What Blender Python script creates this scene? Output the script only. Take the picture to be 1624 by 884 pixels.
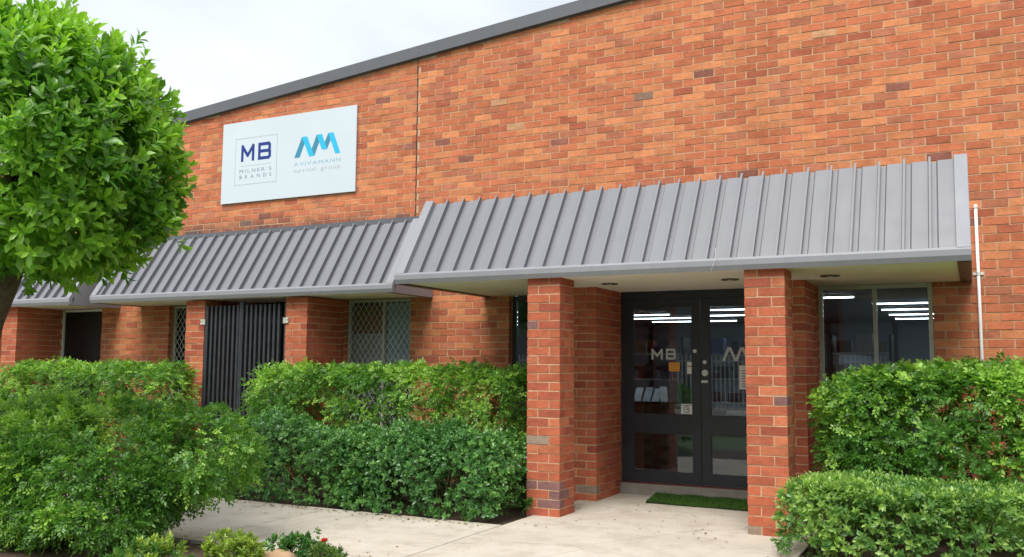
import bpy, bmesh, math, random
import numpy as np
from mathutils import Vector, Matrix, noise as mnoise
random.seed(7); RNG = np.random.default_rng(7)
S = bpy.context.scene
for o in list(bpy.data.objects): bpy.data.objects.remove(o)
COL = S.collection

# ------------------------------------------------------------------ camera
HC = 1.4321
F, YAW, PIT, ROL = 1438.449, math.radians(26.8958), math.radians(5.5144), math.radians(0.4112)
fw = Vector((-math.sin(YAW)*math.cos(PIT), math.cos(YAW)*math.cos(PIT), math.sin(PIT)))
rt = Vector((math.cos(YAW), math.sin(YAW), 0)); up = rt.cross(fw)
cr = rt*math.cos(ROL) + up*math.sin(ROL); cu = -rt*math.sin(ROL) + up*math.cos(ROL)
cam_d = bpy.data.cameras.new('camera'); cam = bpy.data.objects.new('camera', cam_d); COL.objects.link(cam)
M3 = Matrix((cr, cu, -fw)).transposed()
cam.matrix_world = Matrix.Translation((0, 0, HC)) @ M3.to_4x4()
cam_d.sensor_width = 36.0; cam_d.lens = 36.0*F/1624.0; cam_d.clip_start = 0.05; cam_d.clip_end = 2000
S.camera = cam
def px(p):
    d = Vector(p) - Vector((0, 0, HC)); c = d.dot(fw)
    return 812 + F*d.dot(cr)/c, 442 - F*d.dot(cu)/c, c

# ------------------------------------------------------------------ world, sun, exposure
SUN_EL, SUN_AZ = math.radians(56), math.radians(176)      # azimuth: 180 = behind the camera
w = bpy.data.worlds.new('World'); S.world = w; w.use_nodes = True
nt = w.node_tree; nt.nodes.clear()
wo = nt.nodes.new('ShaderNodeOutputWorld'); bg = nt.nodes.new('ShaderNodeBackground')
sky = nt.nodes.new('ShaderNodeTexSky'); sky.sky_type = 'NISHITA'; sky.sun_disc = False
sky.sun_elevation = SUN_EL; sky.sun_rotation = SUN_AZ; sky.air_density = 1.5; sky.dust_density = 4.0
tc = nt.nodes.new('ShaderNodeTexCoord'); mp = nt.nodes.new('ShaderNodeMapping'); mp.inputs['Scale'].default_value = (1, 1, 2.2)
nz = nt.nodes.new('ShaderNodeTexNoise'); nz.inputs['Scale'].default_value = 1.9; nz.inputs['Detail'].default_value = 5; nz.inputs['Roughness'].default_value = .5
rp = nt.nodes.new('ShaderNodeValToRGB')
rp.color_ramp.elements[0].position = .30; rp.color_ramp.elements[0].color = (3.0, 3.27, 3.5, 1)
rp.color_ramp.elements[1].position = .62; rp.color_ramp.elements[1].color = (4.6, 4.77, 4.9, 1)
mx = nt.nodes.new('ShaderNodeMix'); mx.data_type = 'RGBA'; mx.inputs[0].default_value = .88
nt.links.new(tc.outputs['Generated'], mp.inputs['Vector']); nt.links.new(mp.outputs[0], nz.inputs['Vector'])
nt.links.new(nz.outputs['Fac'], rp.inputs['Fac']); nt.links.new(sky.outputs[0], mx.inputs[6]); nt.links.new(rp.outputs[0], mx.inputs[7])
nt.links.new(mx.outputs[2], bg.inputs['Color']); bg.inputs['Strength'].default_value = 0.10
nt.links.new(bg.outputs[0], wo.inputs[0])
sd = bpy.data.lights.new('sun', 'SUN'); sd.energy = 1.5; sd.angle = math.radians(32); sd.color = (1, .965, .91)
so = bpy.data.objects.new('sun', sd); COL.objects.link(so)
sv = Vector((math.sin(SUN_AZ)*math.cos(SUN_EL), math.cos(SUN_AZ)*math.cos(SUN_EL), math.sin(SUN_EL)))
so.rotation_euler = sv.to_track_quat('Z', 'Y').to_euler(); so.location = (0, -10, 20)
S.view_settings.view_transform = 'Standard'; S.view_settings.look = 'None'; S.view_settings.gamma = 1
S.view_settings.use_curve_mapping = False; S.view_settings.exposure = 1.25
S.render.engine = 'CYCLES'; S.cycles.max_bounces = 6; S.cycles.diffuse_bounces = 3; S.cycles.glossy_bounces = 3; S.cycles.transmission_bounces = 4; S.cycles.transparent_max_bounces = 10

# ------------------------------------------------------------------ helpers
WL = {}
def W(o):
    return WL.get(o.name, Vector((0, 0, 0))) if o else Vector((0, 0, 0))
def tag(o, label=None, cat=None, group=None, kind=None):
    if label: o['label'] = label
    if cat: o['category'] = cat
    if group: o['group'] = group
    if kind: o['kind'] = kind
    return o
def link(name, me, mat=None, parent=None, loc=(0, 0, 0)):
    """mesh in coordinates relative to world point loc"""
    o = bpy.data.objects.new(name, me); COL.objects.link(o)
    if mat and me is not None and len(me.materials) == 0: me.materials.append(mat)
    loc = Vector(loc); WL[o.name] = loc
    if parent: o.parent = parent
    o.location = loc - W(parent)
    return o
def empty(name, loc, label, cat, group=None):
    o = link(name, None, None, None, loc); o.empty_display_size = .2
    return tag(o, label, cat, group)
class MB:
    def __init__(s): s.v = []; s.f = []; s.c = []
    def add(s, vs, fs, col=None):
        n = len(s.v); s.v += [tuple(v) for v in vs]; s.f += [tuple(i+n for i in f) for f in fs]
        if col is not None: s.c += [col]*len(vs)
    def box(s, x0, x1, y0, y1, z0, z1, col=None, jit=0):
        vs = [(x0,y0,z0),(x1,y0,z0),(x1,y1,z0),(x0,y1,z0),(x0,y0,z1),(x1,y0,z1),(x1,y1,z1),(x0,y1,z1)]
        if jit: vs = [tuple(c+random.uniform(-jit, jit) for c in v) for v in vs]
        s.add(vs, [(0,3,2,1),(4,5,6,7),(0,1,5,4),(1,2,6,5),(2,3,7,6),(3,0,4,7)], col); return s
    def prism(s, poly, x0, x1, col=None):
        """poly: list of (y,z), extruded along x"""
        n = len(poly)
        vs = [(x0, y, z) for y, z in poly] + [(x1, y, z) for y, z in poly]
        fs = [tuple(range(n)), tuple(range(2*n-1, n-1, -1))] + [(i, i+n, (i+1) % n+n, (i+1) % n) for i in range(n)]
        s.add(vs, fs, col); return s
    def flat(s, poly, y, t):
        """poly: list of (x,z) counter-clockwise seen from -y; plate from y-t to y"""
        n = len(poly)
        vs = [(x, y-t, z) for x, z in poly] + [(x, y, z) for x, z in poly]
        fs = [tuple(range(n)), tuple(range(2*n-1, n-1, -1))] + [(i, i+n, (i+1) % n+n, (i+1) % n) for i in range(n)]
        s.add(vs, fs); return s
    def tube(s, pts, rad, n=8, cap=True):
        pts = [Vector(p) for p in pts]; m = len(pts); base = len(s.v)
        rad = rad if isinstance(rad, (list, tuple)) else [rad]*m
        for i, p in enumerate(pts):
            t = (pts[min(i+1, m-1)] - pts[max(i-1, 0)]).normalized()
            a = t.orthogonal().normalized() if i == 0 else (s._a - t*s._a.dot(t)).normalized()
            s._a = a; b = t.cross(a)
            for k in range(n):
                q = 2*math.pi*k/n; s.v.append(tuple(p + (a*math.cos(q)+b*math.sin(q))*rad[i]))
        for i in range(m-1):
            for k in range(n):
                s.f.append((base+i*n+k, base+i*n+(k+1) % n, base+(i+1)*n+(k+1) % n, base+(i+1)*n+k))
        if cap:
            s.f.append(tuple(base+k for k in range(n-1, -1, -1))); s.f.append(tuple(base+(m-1)*n+k for k in range(n)))
        return s
    def mesh(s, name, loc=(0, 0, 0), bevel=0, smooth=False):
        me = bpy.data.meshes.new(name); lx, ly, lz = loc
        me.from_pydata([(x-lx, y-ly, z-lz) for x, y, z in s.v], [], s.f)
        if s.c:
            a = me.attributes.new('bc', 'FLOAT_COLOR', 'POINT')
            a.data.foreach_set('color', np.array([(*c, 1) for c in s.c], dtype=np.float32).ravel())
        bm = bmesh.new(); bm.from_mesh(me)
        if bevel: bmesh.ops.bevel(bm, geom=[e for e in bm.edges if e.is_manifold and e.calc_face_angle(0) > .5], offset=bevel, segments=2, affect='EDGES', profile=.6)
        bmesh.ops.recalc_face_normals(bm, faces=bm.faces); bm.to_mesh(me); bm.free()
        if smooth:
            for p in me.polygons: p.use_smooth = True
        return me
    def obj(s, name, mat, parent=None, loc=(0, 0, 0), bevel=0, smooth=False):
        return link(name, s.mesh(name, loc, bevel, smooth), mat, parent, loc)
def mnp(name, V, Fc, col=None, attr='bc', smooth=False):
    """numpy mesh: V (n,3); Fc (m,k)"""
    me = bpy.data.meshes.new(name); n = len(V); m, k = Fc.shape
    me.vertices.add(n); me.vertices.foreach_set('co', V.astype(np.float32).ravel())
    me.loops.add(m*k); me.loops.foreach_set('vertex_index', Fc.astype(np.int32).ravel())
    me.polygons.add(m); me.polygons.foreach_set('loop_start', np.arange(0, m*k, k, dtype=np.int32))
    me.polygons.foreach_set('loop_total', np.full(m, k, dtype=np.int32))
    if smooth: me.polygons.foreach_set('use_smooth', np.ones(m, dtype=bool))
    me.update(calc_edges=True)
    if col is not None:
        a = me.attributes.new(attr, 'FLOAT_COLOR', 'POINT')
        a.data.foreach_set('color', np.concatenate([col, np.ones((len(col), 1))], 1).astype(np.float32).ravel())
    return me

# ------------------------------------------------------------------ materials
def newmat(name):
    m = bpy.data.materials.new(name); m.use_nodes = True; t = m.node_tree; b = t.nodes['Principled BSDF']
    return m, t, b
def nd(t, typ, **kw):
    n = t.nodes.new(typ)
    for k, v in kw.items():
        if k in n.inputs: n.inputs[k].default_value = v
        else: setattr(n, k, v)
    return n
def ramp(t, src, p0, c0, p1, c1):
    r = nd(t, 'ShaderNodeValToRGB'); e = r.color_ramp.elements
    e[0].position = p0; e[0].color = (*c0, 1) if len(c0) == 3 else c0; e[1].position = p1; e[1].color = (*c1, 1) if len(c1) == 3 else c1
    t.links.new(src, r.inputs[0]); return r.outputs[0]
def mixc(t, a, b, fac, mode='MIX'):
    m = nd(t, 'ShaderNodeMix', data_type='RGBA', blend_type=mode)
    for s, i in ((a, 6), (b, 7), (fac, 0)):
        if hasattr(s, 'is_output'): t.links.new(s, m.inputs[i])
        elif i == 0: m.inputs[0].default_value = s
        else: m.inputs[i].default_value = (*s, 1)
    return m.outputs[2]
def pos(t):
    g = nd(t, 'ShaderNodeNewGeometry'); return g.outputs['Position']
def noise(t, scale, detail=4, rough=.55, vec=None, stretch=None):
    n = nd(t, 'ShaderNodeTexNoise', Scale=scale, Detail=detail, Roughness=rough)
    v = vec or pos(t)
    if stretch:
        m = nd(t, 'ShaderNodeMapping'); m.inputs['Scale'].default_value = stretch; t.links.new(v, m.inputs[0]); v = m.outputs[0]
    t.links.new(v, n.inputs['Vector']); return n.outputs['Fac']
def bump(t, b, h, strength, dist=.01):
    n = nd(t, 'ShaderNodeBump', Strength=strength, Distance=dist); t.links.new(h, n.inputs['Height']); t.links.new(n.outputs[0], b.inputs['Normal'])
def simple(name, col, rough=.6, var=.12, scale=6, metal=0, spec=.5, bstr=0, bscale=120):
    m, t, b = newmat(name)
    d = tuple(c*(1-var) for c in col); l = tuple(min(1, c*(1+var)) for c in col)
    t.links.new(ramp(t, noise(t, scale), .3, d, .7, l), b.inputs['Base Color'])
    b.inputs['Roughness'].default_value = rough; b.inputs['Metallic'].default_value = metal; b.inputs['Specular IOR Level'].default_value = spec
    if bstr: bump(t, b, noise(t, bscale, 3), bstr, .004)
    return m
def mat_brick():
    m, t, b = newmat('fired_brick')
    a = nd(t, 'ShaderNodeAttribute', attribute_name='bc')
    sp = ramp(t, noise(t, 26, 6, .65, stretch=(1, 1, 2.5)), .30, (.80, .77, .75), .66, (1.10, 1.10, 1.10))
    c = mixc(t, a.outputs['Color'], sp, .9, 'MULTIPLY')
    tt = ramp(t, noise(t, 6.5, 5, .6, stretch=(1.3, 1.3, 2.2)), .34, (.80, .77, .77), .58, (1.08, 1.08, 1.08))
    c = mixc(t, c, tt, .75, 'MULTIPLY')
    bl = ramp(t, noise(t, 150, 4, .7), .34, (.70, .68, .68), .55, (1, 1, 1))
    c = mixc(t, c, bl, .8, 'MULTIPLY')
    ef = ramp(t, noise(t, 3.1, 6, .75), .60, (0, 0, 0), .82, (1, 1, 1))          # pale mortar smears
    c = mixc(t, c, (.58, .42, .32), mixc(t, (0, 0, 0), ef, .45))
    st = ramp(t, noise(t, .55, 5, .65, stretch=(1.6, 1, .45)), .55, (1, 1, 1), .80, (.62, .57, .57))   # grime runs
    c = mixc(t, c, st, .55, 'MULTIPLY')
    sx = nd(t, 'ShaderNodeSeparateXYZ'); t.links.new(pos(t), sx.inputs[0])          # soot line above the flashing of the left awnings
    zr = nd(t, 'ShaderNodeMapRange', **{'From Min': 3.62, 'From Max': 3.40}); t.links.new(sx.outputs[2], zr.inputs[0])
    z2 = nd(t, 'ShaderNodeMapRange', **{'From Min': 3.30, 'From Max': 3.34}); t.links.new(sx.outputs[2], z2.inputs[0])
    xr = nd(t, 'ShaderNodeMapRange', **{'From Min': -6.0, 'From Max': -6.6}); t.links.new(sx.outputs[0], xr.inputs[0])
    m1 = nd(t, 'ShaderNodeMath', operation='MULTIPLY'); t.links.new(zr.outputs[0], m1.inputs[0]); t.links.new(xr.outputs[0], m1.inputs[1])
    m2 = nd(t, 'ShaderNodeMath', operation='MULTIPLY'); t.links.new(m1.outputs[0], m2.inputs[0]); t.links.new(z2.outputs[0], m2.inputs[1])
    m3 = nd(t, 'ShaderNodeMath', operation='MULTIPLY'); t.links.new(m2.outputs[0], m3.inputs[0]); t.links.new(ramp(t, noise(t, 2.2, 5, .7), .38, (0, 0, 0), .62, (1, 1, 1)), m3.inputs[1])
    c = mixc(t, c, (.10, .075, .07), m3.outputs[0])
    t.links.new(c, b.inputs['Base Color']); b.inputs['Roughness'].default_value = .88; b.inputs['Specular IOR Level'].default_value = .25
    bump(t, b, noise(t, 85, 6, .7), .6, .006); return m
def mat_mortar(name='lime_mortar', lo=(.52, .345, .205), hi=(.68, .48, .305)):
    m, t, b = newmat(name)
    c = ramp(t, noise(t, 40, 4), .3, lo, .7, hi)
    dk = ramp(t, noise(t, .62, 5, .7, stretch=(1, 1, .8)), .57, (1, 1, 1), .72, (.32, .24, .2))
    t.links.new(mixc(t, c, dk, .85, 'MULTIPLY'), b.inputs['Base Color']); b.inputs['Roughness'].default_value = .95
    bump(t, b, noise(t, 160, 4), .5, .004); return m
def mat_sheet(name, col, rough=.42):
    m, t, b = newmat(name)
    c = ramp(t, noise(t, 2.2, 6, .65, stretch=(3, 1, .6)), .3, tuple(x*.93 for x in col), .7, tuple(x*1.04 for x in col))
    sp = ramp(t, noise(t, 22, 5, .7), .60, (1, 1, 1), .80, (.72, .70, .66))
    t.links.new(mixc(t, c, sp, .5, 'MULTIPLY'), b.inputs['Base Color'])
    rr = ramp(t, noise(t, 5, 4), .3, (rough-.06,)*3, .7, (rough+.1,)*3); t.links.new(rr, b.inputs['Roughness'])
    bump(t, b, noise(t, 3.0, 2), .12, .02); return m
def mat_concrete(name, lo, hi, crack=True):
    m, t, b = newmat(name)
    c = ramp(t, noise(t, 1.1, 6, .62), .3, lo, .72, hi)
    s = ramp(t, noise(t, 150, 4, .7), .34, (.62, .59, .55), .58, (1.07, 1.07, 1.07))
    c = mixc(t, c, s, .85, 'MULTIPLY')
    cr_ = nd(t, 'ShaderNodeTexVoronoi', feature='DISTANCE_TO_EDGE', Scale=.55); t.links.new(mixc(t, pos(t), noise(t, 2.5, 5, .7), .25, 'ADD'), cr_.inputs['Vector'])
    c = mixc(t, c, ramp(t, cr_.outputs['Distance'], .0, (.45, .4, .35), .0035, (1, 1, 1)), .55, 'MULTIPLY')
    d = ramp(t, noise(t, 3.3, 7, .75), .48, (1, 1, 1), .74, (.58, .53, .47))
    c = mixc(t, c, d, .7, 'MULTIPLY')
    t.links.new(c, b.inputs['Base Color']); b.inputs['Roughness'].default_value = .88
    bump(t, b, noise(t, 130, 5, .7), .35, .004); return m
def mat_glass(name, tint, refl=1.0, ior=1.52):
    m, t, b = newmat(name); t.nodes.remove(b); out = t.nodes['Material Output']
    tr = nd(t, 'ShaderNodeBsdfTransparent'); tr.inputs[0].default_value = (*tint, 1)
    gl = nd(t, 'ShaderNodeBsdfGlossy', Roughness=.004); gl.inputs['Color'].default_value = (refl, refl, refl, 1)
    fr = nd(t, 'ShaderNodeFresnel', IOR=ior); mix = nd(t, 'ShaderNodeMixShader')
    t.links.new(fr.outputs[0], mix.inputs[0]); t.links.new(tr.outputs[0], mix.inputs[1]); t.links.new(gl.outputs[0], mix.inputs[2])
    t.links.new(mix.outputs[0], out.inputs[0]); return m
def mat_leaf(name, rough=.34, trans=.38, spec=.55):
    m, t, b = newmat(name); out = t.nodes['Material Output']
    a = nd(t, 'ShaderNodeAttribute', attribute_name='bc')
    v = ramp(t, noise(t, 30, 3), .3, (.85, .85, .85), .7, (1.1, 1.1, 1.1))
    c = mixc(t, a.outputs['Color'], v, .8, 'MULTIPLY')
    t.links.new(c, b.inputs['Base Color']); b.inputs['Roughness'].default_value = rough; b.inputs['Specular IOR Level'].default_value = spec
    tl = nd(t, 'ShaderNodeBsdfTranslucent'); c2 = mixc(t, c, (1.25, 1.35, .55), 1.0, 'MULTIPLY'); t.links.new(c2, tl.inputs['Color'])
    mix = nd(t, 'ShaderNodeMixShader'); mix.inputs[0].default_value = trans
    t.links.new(b.outputs[0], mix.inputs[1]); t.links.new(tl.outputs[0], mix.inputs[2]); t.links.new(mix.outputs[0], out.inputs[0]); return m
def mat_emit(name, col, st):
    m, t, b = newmat(name); b.inputs['Base Color'].default_value = (.8, .8, .8, 1)
    b.inputs['Emission Color'].default_value = (*col, 1); b.inputs['Emission Strength'].default_value = st; return m
def mat_attr(name, rough=.6):
    m, t, b = newmat(name); a = nd(t, 'ShaderNodeAttribute', attribute_name='bc'); t.links.new(a.outputs['Color'], b.inputs['Base Color'])
    b.inputs['Roughness'].default_value = rough; return m
M = dict(
    brick=mat_brick(), mortar=mat_mortar(), wmortar=mat_mortar('weathered_mortar', (.52, .33, .195), (.68, .465, .29)),
    awning=mat_sheet('painted_grey_steel', (.205, .208, .232)), trim=mat_sheet('painted_grey_trim', (.275, .28, .31), .5),  # trim is the awning paint again, lightened to carry the light on it
    barge=mat_sheet('dark_grey_flashing', (.125, .132, .15), .5), soffit=simple('cream_soffit_board', (.85, .82, .71), .8, .05, 2),
    concrete=mat_concrete('pale_concrete', (.53, .475, .40), (.66, .605, .52)), step=mat_concrete('grey_concrete_step', (.24, .23, .20), (.36, .34, .30)),
    joint=simple('joint_filler', (.09, .075, .06), .95, .3, 40), sealant=simple('dark_sealant', (.06, .04, .035), .8, .2, 20),
    door=simple('charcoal_door_paint', (.022, .027, .036), .42, .15, 4), black=simple('black_panel', (.006, .006, .008), .45, .2, 3),
    gate=simple('charcoal_gate_paint', (.036, .039, .046), .45, .2, 8), alu=simple('beige_window_frame', (.46, .465, .39), .5, .1, 9),
    alud=simple('dark_window_frame', (.05, .055, .06), .45, .2, 9), steel=simple('galvanised_steel', (.72, .72, .72), .45, .12, 14, .0),
    chrome=simple('brushed_lock_metal', (.62, .60, .56), .3, .1, 10, .9), white=simple('white_plastic', (.78, .78, .77), .4, .04, 5),
    sign=simple('sign_panel_white', (.62, .70, .765), .38, .02, 1.2), navy=simple('navy_ink', (.006, .032, .24), .45, .05, 3),
    cyan=simple('cyan_ink', (.03, .49, .78), .45, .04, 3), teal=simple('teal_ink', (.04, .26, .40), .45, .08, 3),
    cyantext=simple('pale_cyan_ink', (.26, .49, .62), .5, .04, 3), greytext=simple('slate_ink', (.22, .26, .36), .5, .05, 3), palegrey=simple('pale_grey_ink', (.46, .49, .53), .5, .03, 3),
    glass=mat_glass('clear_glass', (.80, .84, .85)), tint=mat_glass('tinted_glass', (.62, .68, .71), 1.0, 1.68),
    carpet=simple('grey_carpet', (.09, .09, .095), .95, .2, 20), inwall=simple('office_wall', (.20, .225, .25), .8, .05, 3), ceil=simple('ceiling_tile', (.20, .21, .22), .9, .05, 3),
    blind=simple('pale_blind', (.58, .66, .66), .7, .06, 3), tan=simple('tan_board', (.42, .23, .11), .7, .15, 5), wood=simple('brown_laminate', (.10, .055, .04), .5, .25, 6),
    tube=mat_emit('fluorescent_tube', (.95, .98, 1), 8), orange=simple('orange_sticker_ink', (.75, .33, .03), .5, .05, 5), paper=simple('white_paper', (.72, .72, .70), .6, .04, 5),
    darkink=simple('dark_ink', (.03, .035, .05), .6, .1, 5), frost=simple('frosted_vinyl', (.50, .54, .54), .6, .04, 5), red=simple('red_seal', (.12, .035, .03), .7, .2, 10),
    bark=simple('brown_bark', (.11, .075, .048), .9, .35, 24, bstr=.8, bscale=60), twig=simple('twig_bark', (.13, .095, .06), .9, .3, 30),
    soil=simple('mulch_soil', (.085, .055, .036), .95, .45, 28, bstr=1, bscale=40), grass=simple('lawn_grass', (.075, .14, .032), .9, .3, 9, bstr=1, bscale=70),
    asphalt=simple('asphalt', (.10, .10, .10), .9, .2, 12), ground=simple('bare_ground', (.12, .10, .07), .95, .3, 1),
    rock=simple('sandstone', (.42, .27, .16), .9, .2, 14, bstr=.8, bscale=25), leaf=mat_leaf('glossy_leaf'), hleaf=mat_leaf('hedge_leaf', .36, .40), dleaf=mat_leaf('dark_hedge_leaf', .30, .28, .6),
    turf=mat_leaf('artificial_turf', .7, .2, .2), petal=simple('red_petal', (.72, .07, .04), .6, .2, 30), farwall=simple('far_grey_cladding', (.17, .175, .18), .7, .08, .4),
    farcol=simple('far_white_render', (.78, .78, .76), .8, .06, .8), fence=simple('light_grey_fence_paint', (.68, .69, .69), .5, .08, 3), trimlamp=simple('aged_bronze_ring', (.10, .085, .06), .5, .25, 20),
    lens=simple('lamp_lens', (.55, .52, .44), .3, .05, 20), wire=simple('pale_wire', (.62, .60, .55), .6, .1, 20), roof=simple('roof_sheet_dark', (.16, .165, .17), .6, .08, 2),
    book=mat_attr('printed_card'),
)

# ------------------------------------------------------------------ ground and paving
def structure(name, mb, mat, parent=None, **k): return tag(mb.obj(name, mat, parent, **k), kind='structure')
g = MB(); g.add([(-400, -400, -.16), (400, -400, -.16), (400, 400, -.16), (-400, 400, -.16)], [(0, 1, 2, 3)]); structure('ground', g, M['ground'])
bed = MB(); bed.box(-17, 6, 3.6, 9.99, -.15, -.03); structure('garden_bed', bed, M['soil'])
lawn = MB(); lawn.box(-60, 40, -6.8, 3.6, -.15, -.035); structure('lawn', lawn, M['grass'])
drv = MB(); drv.box(-60, 40, -14, -6.8, -.15, -.05); structure('driveway', drv, M['step'])
road = MB(); road.box(-60, 40, -21, -14, -.15, -.06); structure('yard', road, M['asphalt'])
pth = MB(); pth.box(-17, -1.22, 5.61, 7.46, -.12, -.014); pth.box(-3.86, -1.25, 7.461, 9.985, -.12, -.0145); path = structure('path', pth, M['joint'])
def slab(x0, x1, y0, y1):
    m = MB(); m.box(x0, x1, y0, y1, -.1, 0); m.obj('slab', M['concrete'], path, bevel=.006)
gx = -1.25
for x0, x1 in ((-3.855, -1.25), (-5.795, -3.867), (-7.735, -5.807), (-9.675, -7.747), (-11.615, -9.687), (-13.555, -11.627), (-15.5, -13.567)):
    slab(x0, x1, 5.60, 7.358 if x0 > -4 else 7.45)
slab(-3.855, -1.25, 7.368, 9.98)

# ------------------------------------------------------------------ the building
B = empty('brick_building', (-3, 10.1, 0), 'single-storey orange brick office building with sloping dark grey roof edge', 'building')
WX0, WX1, WY = -16.5, 4.0, 10.0
rake = lambda x: 5.803 + .0906*(x+3.544)
OPEN = [(-3.65, -1.80, 0, 2.322), (-1.44, -.34, .0, 2.322), (-5.11, -4.00, 0, 2.322), (-7.60, -6.56, 0, 2.322), (-9.43, -7.99, 0, 2.322),
        (-10.95, -9.77, 0, 2.322), (-13.42, -12.44, 0, 2.322)]
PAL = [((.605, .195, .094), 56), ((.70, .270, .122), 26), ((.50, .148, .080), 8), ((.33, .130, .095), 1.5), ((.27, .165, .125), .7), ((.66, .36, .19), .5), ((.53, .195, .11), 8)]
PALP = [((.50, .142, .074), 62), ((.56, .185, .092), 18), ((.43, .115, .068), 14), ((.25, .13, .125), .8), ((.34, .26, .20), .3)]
def pick(pal, n=0):
    r = random.random()*sum(w_ for _, w_ in pal); i = 0
    for i, (c, w_) in enumerate(pal):
        r -= w_
        if r < 0: break
    return i, pal[i][0]
def shade(c, q): k = 1+.10*(q-1.5)/1.5; return tuple(x*k for x in c)
BC = {}
def brick_mesh(dx, dy, dz, ci, q, pal):
    key = (round(dx, 2), round(dy, 2), round(dz, 3), ci, q, id(pal))
    if key not in BC:
        m = MB(); m.box(-dx/2, dx/2, -dy/2, dy/2, -dz/2, dz/2, shade(pal[ci][0], q), .0013); BC[key] = m.mesh('brick'); BC[key].materials.append(M['brick'])
    return BC[key]
def place_bricks(parent, recs, pal, limit=300, score=None):
    """recs: (x0,x1,y0,y1,z0,z1,ci)"""
    idx = sorted(range(len(recs)), key=lambda i: -score(recs[i])) if score else list(range(len(recs)))
    one = set(i for i in idx[:limit] if not score or score(recs[i]) > 0); st = MB()
    for i, (x0, x1, y0, y1, z0, z1, ci) in enumerate(recs):
        q = random.randrange(4)
        if i in one:
            me = brick_mesh(x1-x0, y1-y0, z1-z0, ci, q, pal)
            o = link('brick', me, None, parent, ((x0+x1)/2, (y0+y1)/2+random.uniform(-.0022, .0022), (z0+z1)/2))
            o.rotation_euler = (random.gauss(0, .003), random.gauss(0, .0035), random.gauss(0, .003))
        else:
            d = random.uniform(-.0022, .0022); st.box(x0, x1, y0+d, y1+d, z0, z1, shade(pal[ci][0], q), .0015)
    if st.v: tag(st.obj('brickwork', M['brick'], parent), kind='stuff')
# mortar core of the wall with its openings
core = MB(); xs = sorted([WX0] + [v for o in OPEN for v in o[:2]] + [WX1]); cy0, cy1 = WY+.0045, WY+.2
for a, b in zip(xs[::2], xs[1::2]): core.box(a+.004, b-.004, cy0, cy1, -.1, 2.325)
core.flat([(WX0, 2.325), (WX1, 2.325), (WX1, rake(WX1)), (WX0, rake(WX0))], cy1, cy1-cy0)
wall = core.obj('wall', M['wmortar'], B)
JX = -6.514
recs = []
for k in range(-1, 78):
    zb, zt = .014+.086*k, .014+.086*k+.074
    x = WX0 - .4 + (.12 if k % 2 else 0) + .113
    row = []
    while x < WX1:
        row.append((x, x+.228)); x += .24
    if zt > 3.3:                                                # the control joint
        nr = []
        for a, b in row:
            if a < JX < b:
                if JX-.007-a > .03: nr.append((a, JX-.007))
                if b-JX-.007 > .03: nr.append((JX+.007, b))
            else: nr.append((a, b))
        row = nr
    for o in OPEN:
        if o[2]-.05 < (zb+zt)/2 < o[3]:
            nr = []
            for a, b in row:
                if b <= o[0] or a >= o[1]: nr.append((a, b)); continue
                if o[0]-a > .03: nr.append((a, o[0]))
                if b-o[1] > .03: nr.append((o[1], b))
            row = nr
    for a, b in row:
        if a < WX0 or zb > rake(a)-.01 or (zt > rake(a) and zb > rake(a)-.03): continue
        xm, zm = (a+b)/2, (zb+zt)/2
        n = mnoise.noise((xm*.55, zm*1.1, 3.7)); n2 = mnoise.noise((xm*1.7, zm*2.4, 9.1))
        lean = n*.8 + .35*n2 + (.22 if zm > 3.4 else -.25)
        if random.random() < abs(lean)*1.0:
            ci = random.choice((1, 1, 1, 6, 0)) if lean > 0 else random.choice((2, 2, 0, 0, 6))
        else: ci, _ = pick(PAL)
        recs.append((a+random.uniform(-.002, .002), b+random.uniform(-.002, .002), WY, WY+.06, zb+random.uniform(-.0012, .0012), zt+random.uniform(-.0012, .0012), ci))
def wall_score(r):
    a, b, y0, y1, z0, z1, ci = r; xm, zm = (a+b)/2, (z0+z1)/2
    u, v, c = px((xm, y0, zm))
    if not (0 < u < 1624 and 0 < v < 884): return 0
    if xm < .1 and zm < 3.72 and xm > -6.4: return 0
    if xm <= -6.4 and zm < 3.5: return 0
    if zm < 1.6: return 0
    u0 = px((a, y0, zm))[0]; u1 = px((b, y0, zm))[0]; v0 = px((xm, y0, z0))[1]; v1 = px((xm, y0, z1))[1]
    return (u1-u0)*(v0-v1)
place_bricks(wall, recs, PAL, 300, wall_score)
cj = MB(); cj.box(JX-.013, JX+.013, WY+.0032, WY+.03, 3.3, rake(JX)-.02); cj.obj('control_joint', M['sealant'], wall)

def pier(name, x0, wdt, y0, dep, free=False, label=None, show=True, top=2.304, phase=.0, flip=0, odd={}):
    m = MB(); m.box(x0+.0045, x0+wdt-.0045, y0+.0045, y0+dep-(.0045 if free else -.005), -.1, top)
    p = m.obj(name, M['mortar'], B)
    if label: p['label'] = label
    rc = []
    k = 0
    while True:
        zb = -.006+phase+.086*k; zt = zb+.0745
        if zb > top-.02: break
        zt = min(zt, top-.001); mir = (k+flip) % 2; kk = k; k += 1
        L = []
        L.append((0, .23, 0, .11)); L.append((.24, wdt, 0, .23))
        y = .12
        while y < dep-.03: L.append((0, .11, y, min(y+.23, dep))); y += .24
        y = .24
        while y < dep-.03: L.append((wdt-.11, wdt, y, min(y+.23, dep))); y += .24
        if free: L.append((.12, .23, dep-.11, dep))
        for qi, (a, b, c, d) in enumerate(L):
            if mir: a, b = wdt-b, wdt-a
            j = lambda s=.0015: random.uniform(-s, s)
            rc.append((x0+a+j(), x0+b+j(), y0+c+j(), y0+d+j(), zb+j(.001), zt+j(.001), odd.get((kk, qi), pick(PALP)[0])))
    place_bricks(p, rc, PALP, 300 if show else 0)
    return p
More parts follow.
